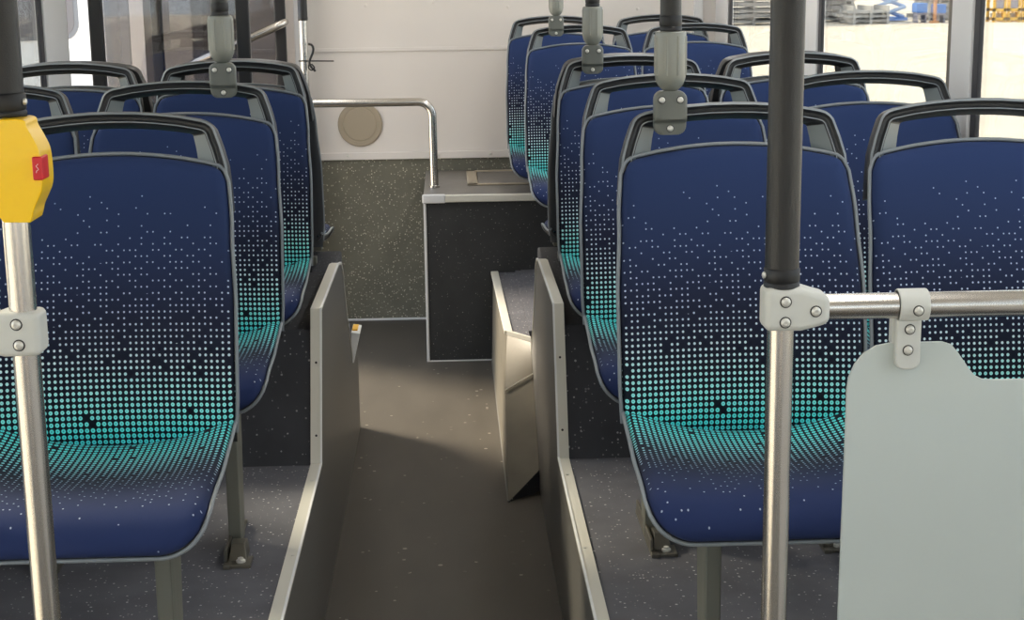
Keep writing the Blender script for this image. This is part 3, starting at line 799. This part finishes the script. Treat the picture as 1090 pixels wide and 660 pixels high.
# ------------------------------------------------------------------ rear rail, post and cable tie
t = tag(empty('rear_handrail', (-.590, 6.66, 0)), 'bent steel rail and post in front of the back wall, standing on the rear box', 'handrail')
MB().lathe([(.0165, 0), (.0165, ZC)], n=24).build('post', M['steel'], t, 40)
MB().lathe([(.0195, 1.386), (.0205, 1.388), (.0205, 1.40), (.0195, 1.402), (.0195, ZC)], n=24).build('grip_sleeve', M['sleeve'], t, 50)
p = [(.0, 0, 1.048), (.46, 0, 1.048)] + [(.46 + .06 * math.sin(math.radians(a)), 0, .988 + .06 * math.cos(math.radians(a))) for a in range(10, 91, 10)] + [(.522, 0, BZ)]
MB().tube(p, .0170, 20).build('rail', M['steel'], t, 60)
MB().lathe([(.022, BZ), (.022, BZ + .008), (.018, BZ + .010)], (.522, 0, 0), n=20).build('floor_flange', M['steel'], t, 40)
tie = MB()
tie.tube([(-.612, 6.638, 1.224), (-.53, 6.638, 1.223), (-.468, 6.636, 1.222)], .0027, 8)
lp = [(-.570, 6.637, 1.292), (-.556, 6.635, 1.288), (-.550, 6.635, 1.274), (-.553, 6.634, 1.256), (-.562, 6.634, 1.236), (-.568, 6.635, 1.218), (-.562, 6.634, 1.200), (-.552, 6.634, 1.190), (-.545, 6.634, 1.181)]
tie.tube([Vector(q) for q in catmull(lp, 4)], .0048, 8)
tie.tube([Vector(q) for q in catmull([(-.568, 6.634, 1.214), (-.572, 6.634, 1.196), (-.560, 6.634, 1.186), (-.548, 6.634, 1.196), (-.560, 6.634, 1.212)], 4)], .003, 8)
tag(tie.build('cable_tie', M['blackrub'], smooth=60), 'black cable tie knotted round the rear post by the door', 'cable tie')

# ------------------------------------------------------------------ outside
GZ = -.35
struct(MB().box(-90, 110, -60, 140, GZ - .3, GZ).build('ground', M['ground']), 'pale sunlit yard outside the bus', 'ground')
# white bus parked across, seen through the left windows
b = tag(empty('parked_bus', (-4.2, 12.0, GZ)), 'white bus parked outside beyond the left windows', 'bus')
MB().box(-5.5, 2.6, 0, 2.5, .25, 3.1).build('body', M['buswhite'], b, bevel=.06, seg=3)
def rr(x0, x1, z0, z1, r):
    return arc(x1 - r, z1 - r, r, 0, 90, 6) + arc(x0 + r, z1 - r, r, 90, 180, 6) + arc(x0 + r, z0 + r, r, 180, 270, 6) + arc(x1 - r, z0 + r, r, 270, 360, 6)
for x0, x1 in ((-5.2, -3.7), (-3.6, -2.1), (-2.0, -.5), (-.42, 1.50), (1.69, 2.45)):
    w = MB().prism(rr(x0, x1, 1.45, 2.75, .12), 'y', -.012, .02).build('window', M['busglass'], b)
    MB().prism(rr(x0 + .03, x1 - .03, 1.48, 2.72, .10), 'y', -.016, -.010).build('pane', M['greysheet'], w)
for x in (-3.8, .9):
    MB().lathe([(.48, -.02), (.48, .22), (.30, .23), (.28, .18)], (x, 0, .48), axis='y', n=28).build('wheel', M['blackrub'], b, 40)
sh = MB()
x = 0
poly = []
for i in range(19):
    poly += [(i * .14, 0), (i * .14 + .05, 0), (i * .14 + .07, -.035), (i * .14 + .12, -.035)]
poly += [(2.66, 0), (2.66, .06), (0, .06)]
g = tag(empty('reflection_backdrop', (-2.14, 10.4, GZ)), 'added ribbed reflection gate outside beyond the door opening', 'backdrop')  # ribbed sheet added to stand in for grey bands reflected in the glass
sh.prism(poly, 'z', .05, 2.8).build('sheet', M['greysheet'], g)
MB().box(-.05, 2.7, .06, .12, 2.7, 2.85).box(-.05, .05, .06, .12, 0, 2.85).box(2.6, 2.7, .06, .12, 0, 2.85).build('frame', M['busglass'], g)

# steel stock and machines across the yard
random.seed(9)
def stack(x, y, w, h, m, label):
    e = tag(empty('steel_rack', (x, y, GZ)), label, 'rack', 'racks of steel across the yard')
    n = max(3, int(h / .17))
    for i in range(n):
        z = .07 + i * h / n
        mb = MB(); off = random.uniform(-.22, .22)
        for k in range(3): mb.box(off + random.uniform(-.1, .1), w + off * .4, k * .6, k * .6 + .3, z, z + h / n * random.uniform(.40, .70))
        mb.build('beam_layer', random.choice([m, M['rack'], M['rackpale']]), e)
    p = MB(); np_ = max(2, int(w / .8))
    for k in range(np_ + 1): p.box(k * (w - .08) / np_, k * (w - .08) / np_ + .08, -.05, 1.6, 0, h + .15)
    p.build('support', m, e)
    return e
stack(8.6, 51, 2.2, 1.9, M['rack'], 'grey rack of steel far across the yard, left of the black pole sleeve')
stack(11.1, 52.6, 1.9, 1.9, M['rack'], 'grey rack of steel across the yard, first one right of the black pole sleeve')
stack(12.75, 50.6, 1.15, .42, M['rackpale'], 'low pale trestle of steel left of the pale blue lift')
stack(12.6, 55.5, 1.4, 2.0, M['rackpale'], 'pale rack of steel standing behind the low trestle')
stack(15.85, 53.0, .75, 1.5, M['rackpale'], 'pale grey rack right of the blue crates across the yard')
e = tag(empty('scissor_lift', (13.95, 52.2, GZ)), 'pale blue scissor lift standing across the yard', 'lift')
MB().box(-.1, 1.0, 0, 1.2, .04, .14).build('base', M['blue'], e)
for i in range(5):
    z = .15 + i * .34
    for sg in (0, 1):
        a, c = (-.05, .95) if sg == 0 else (.95, -.05)
        MB().tube([(a, .1 + sg * .15, z), (c, .1 + sg * .15, z + .34)], .062, 8).build('arm', M['skyblue'], e)
MB().box(-.1, 1.0, 0, 1.2, 1.85, 1.95).build('platform', M['skyblue'], e)
for i, (x, z, w, h) in enumerate(((14.90, .32, .34, .30), (15.52, .30, .32, .27))):
    c = tag(empty('crate', (x, 51.0, GZ)), ('left one of two blue crates beside the scissor lift' if i == 0 else 'right one of two blue crates beside the scissor lift'), 'crate', 'blue crates across the yard')
    MB().box(0, w, 0, .6, z, z + h).build('bin', M['blue'], c, bevel=.02)
    MB().box(.02, .06, .02, .5, 0, z).box(w - .06, w - .02, .02, .5, 0, z).box(.0, w, .0, .06, z - .06, z).build('stand', M['lilac'], c)
c = tag(empty('orange_column', (15.40, 50.7, GZ)), 'thin orange column between the blue crates', 'column')
MB().box(-.045, .045, 0, .1, .06, 2.4).box(-.12, .12, -.05, .2, 0, .07).build('mast', M['orange'], c)
MB().box(-.55, .05, .0, .1, .76, .84).build('boom', M['orange'], c)
for i in range(5):
    e = tag(empty('yellow_cage', (17.22 + i * .46, 50.6, GZ)), 'yellow cage frame with grey mesh across the yard, ' + ('closest to the window pillar', 'second from the window pillar', 'third from the window pillar', 'fourth from the window pillar', 'fifth from the window pillar')[i], 'cage', 'yellow cages across the yard')
    f = MB()
    for x in (0, .34): f.box(x, x + .08, 0, .08, 0, 2.2).box(x, x + .08, .6, .68, 0, 2.2)
    for z in (.06, .34, 2.1): f.box(0, .42, 0, .08, z, z + .09).box(0, .42, .6, .68, z, z + .09)
    f.build('frame', M['yellowframe'], e)
    MB().box(.08, .34, .03, .05, .43, 2.1).build('mesh_panel', M['lilac'], e)
    MB().box(.10, .32, .2, .55, .15, .27).build('load', M['rack'], e)

# ------------------------------------------------------------------ light
W = bpy.data.worlds.new('sky'); SC.world = W; W.use_nodes = True
nt = W.node_tree; bg = nt.nodes['Background']
sky = nt.nodes.new('ShaderNodeTexSky'); sky.sky_type = 'HOSEK_WILKIE'
sky.turbidity = 4.0; sky.ground_albedo = .5
sd = Vector((-.80, .60, .72)).normalized(); sky.sun_direction = sd
mx = nt.nodes.new('ShaderNodeMix'); mx.data_type = 'RGBA'; mx.inputs[0].default_value = .55
mx.inputs[7].default_value = (.86, .92, 1.0, 1)
nt.links.new(sky.outputs[0], mx.inputs[6]); nt.links.new(mx.outputs[2], bg.inputs['Color'])
bg.inputs['Strength'].default_value = 4.8
sun = bpy.data.lights.new('sun', 'SUN'); sun.energy = 9.5; sun.angle = .20; sun.color = (1, .86, .66)
so = bpy.data.objects.new('sun', sun); COL.objects.link(so)
so.rotation_euler = sd.to_track_quat('Z', 'Y').to_euler()

# ------------------------------------------------------------------ camera
cam = bpy.data.cameras.new('camera'); co = bpy.data.objects.new('camera', cam); COL.objects.link(co)
cam.sensor_fit = 'HORIZONTAL'; cam.sensor_width = 36; cam.lens = 36 * 1700 / 1090
R = Vector((0.999114, -0.040221, -0.012408)); U = Vector((0.020599, 0.210145, 0.977453)); Fw = Vector((0.036707, 0.976843, -0.210787))
co.matrix_world = Matrix(((R.x, U.x, -Fw.x, 0), (R.y, U.y, -Fw.y, 0), (R.z, U.z, -Fw.z, 1.595), (0, 0, 0, 1)))
SC.camera = co
SC.view_settings.view_transform = 'Standard'; SC.view_settings.look = 'None'
SC.view_settings.gamma = 1; SC.view_settings.use_curve_mapping = False
SC.view_settings.exposure = 0
SC.cycles.max_bounces = 8; SC.cycles.diffuse_bounces = 4; SC.cycles.transparent_max_bounces = 16
SC.cycles.use_denoising = True
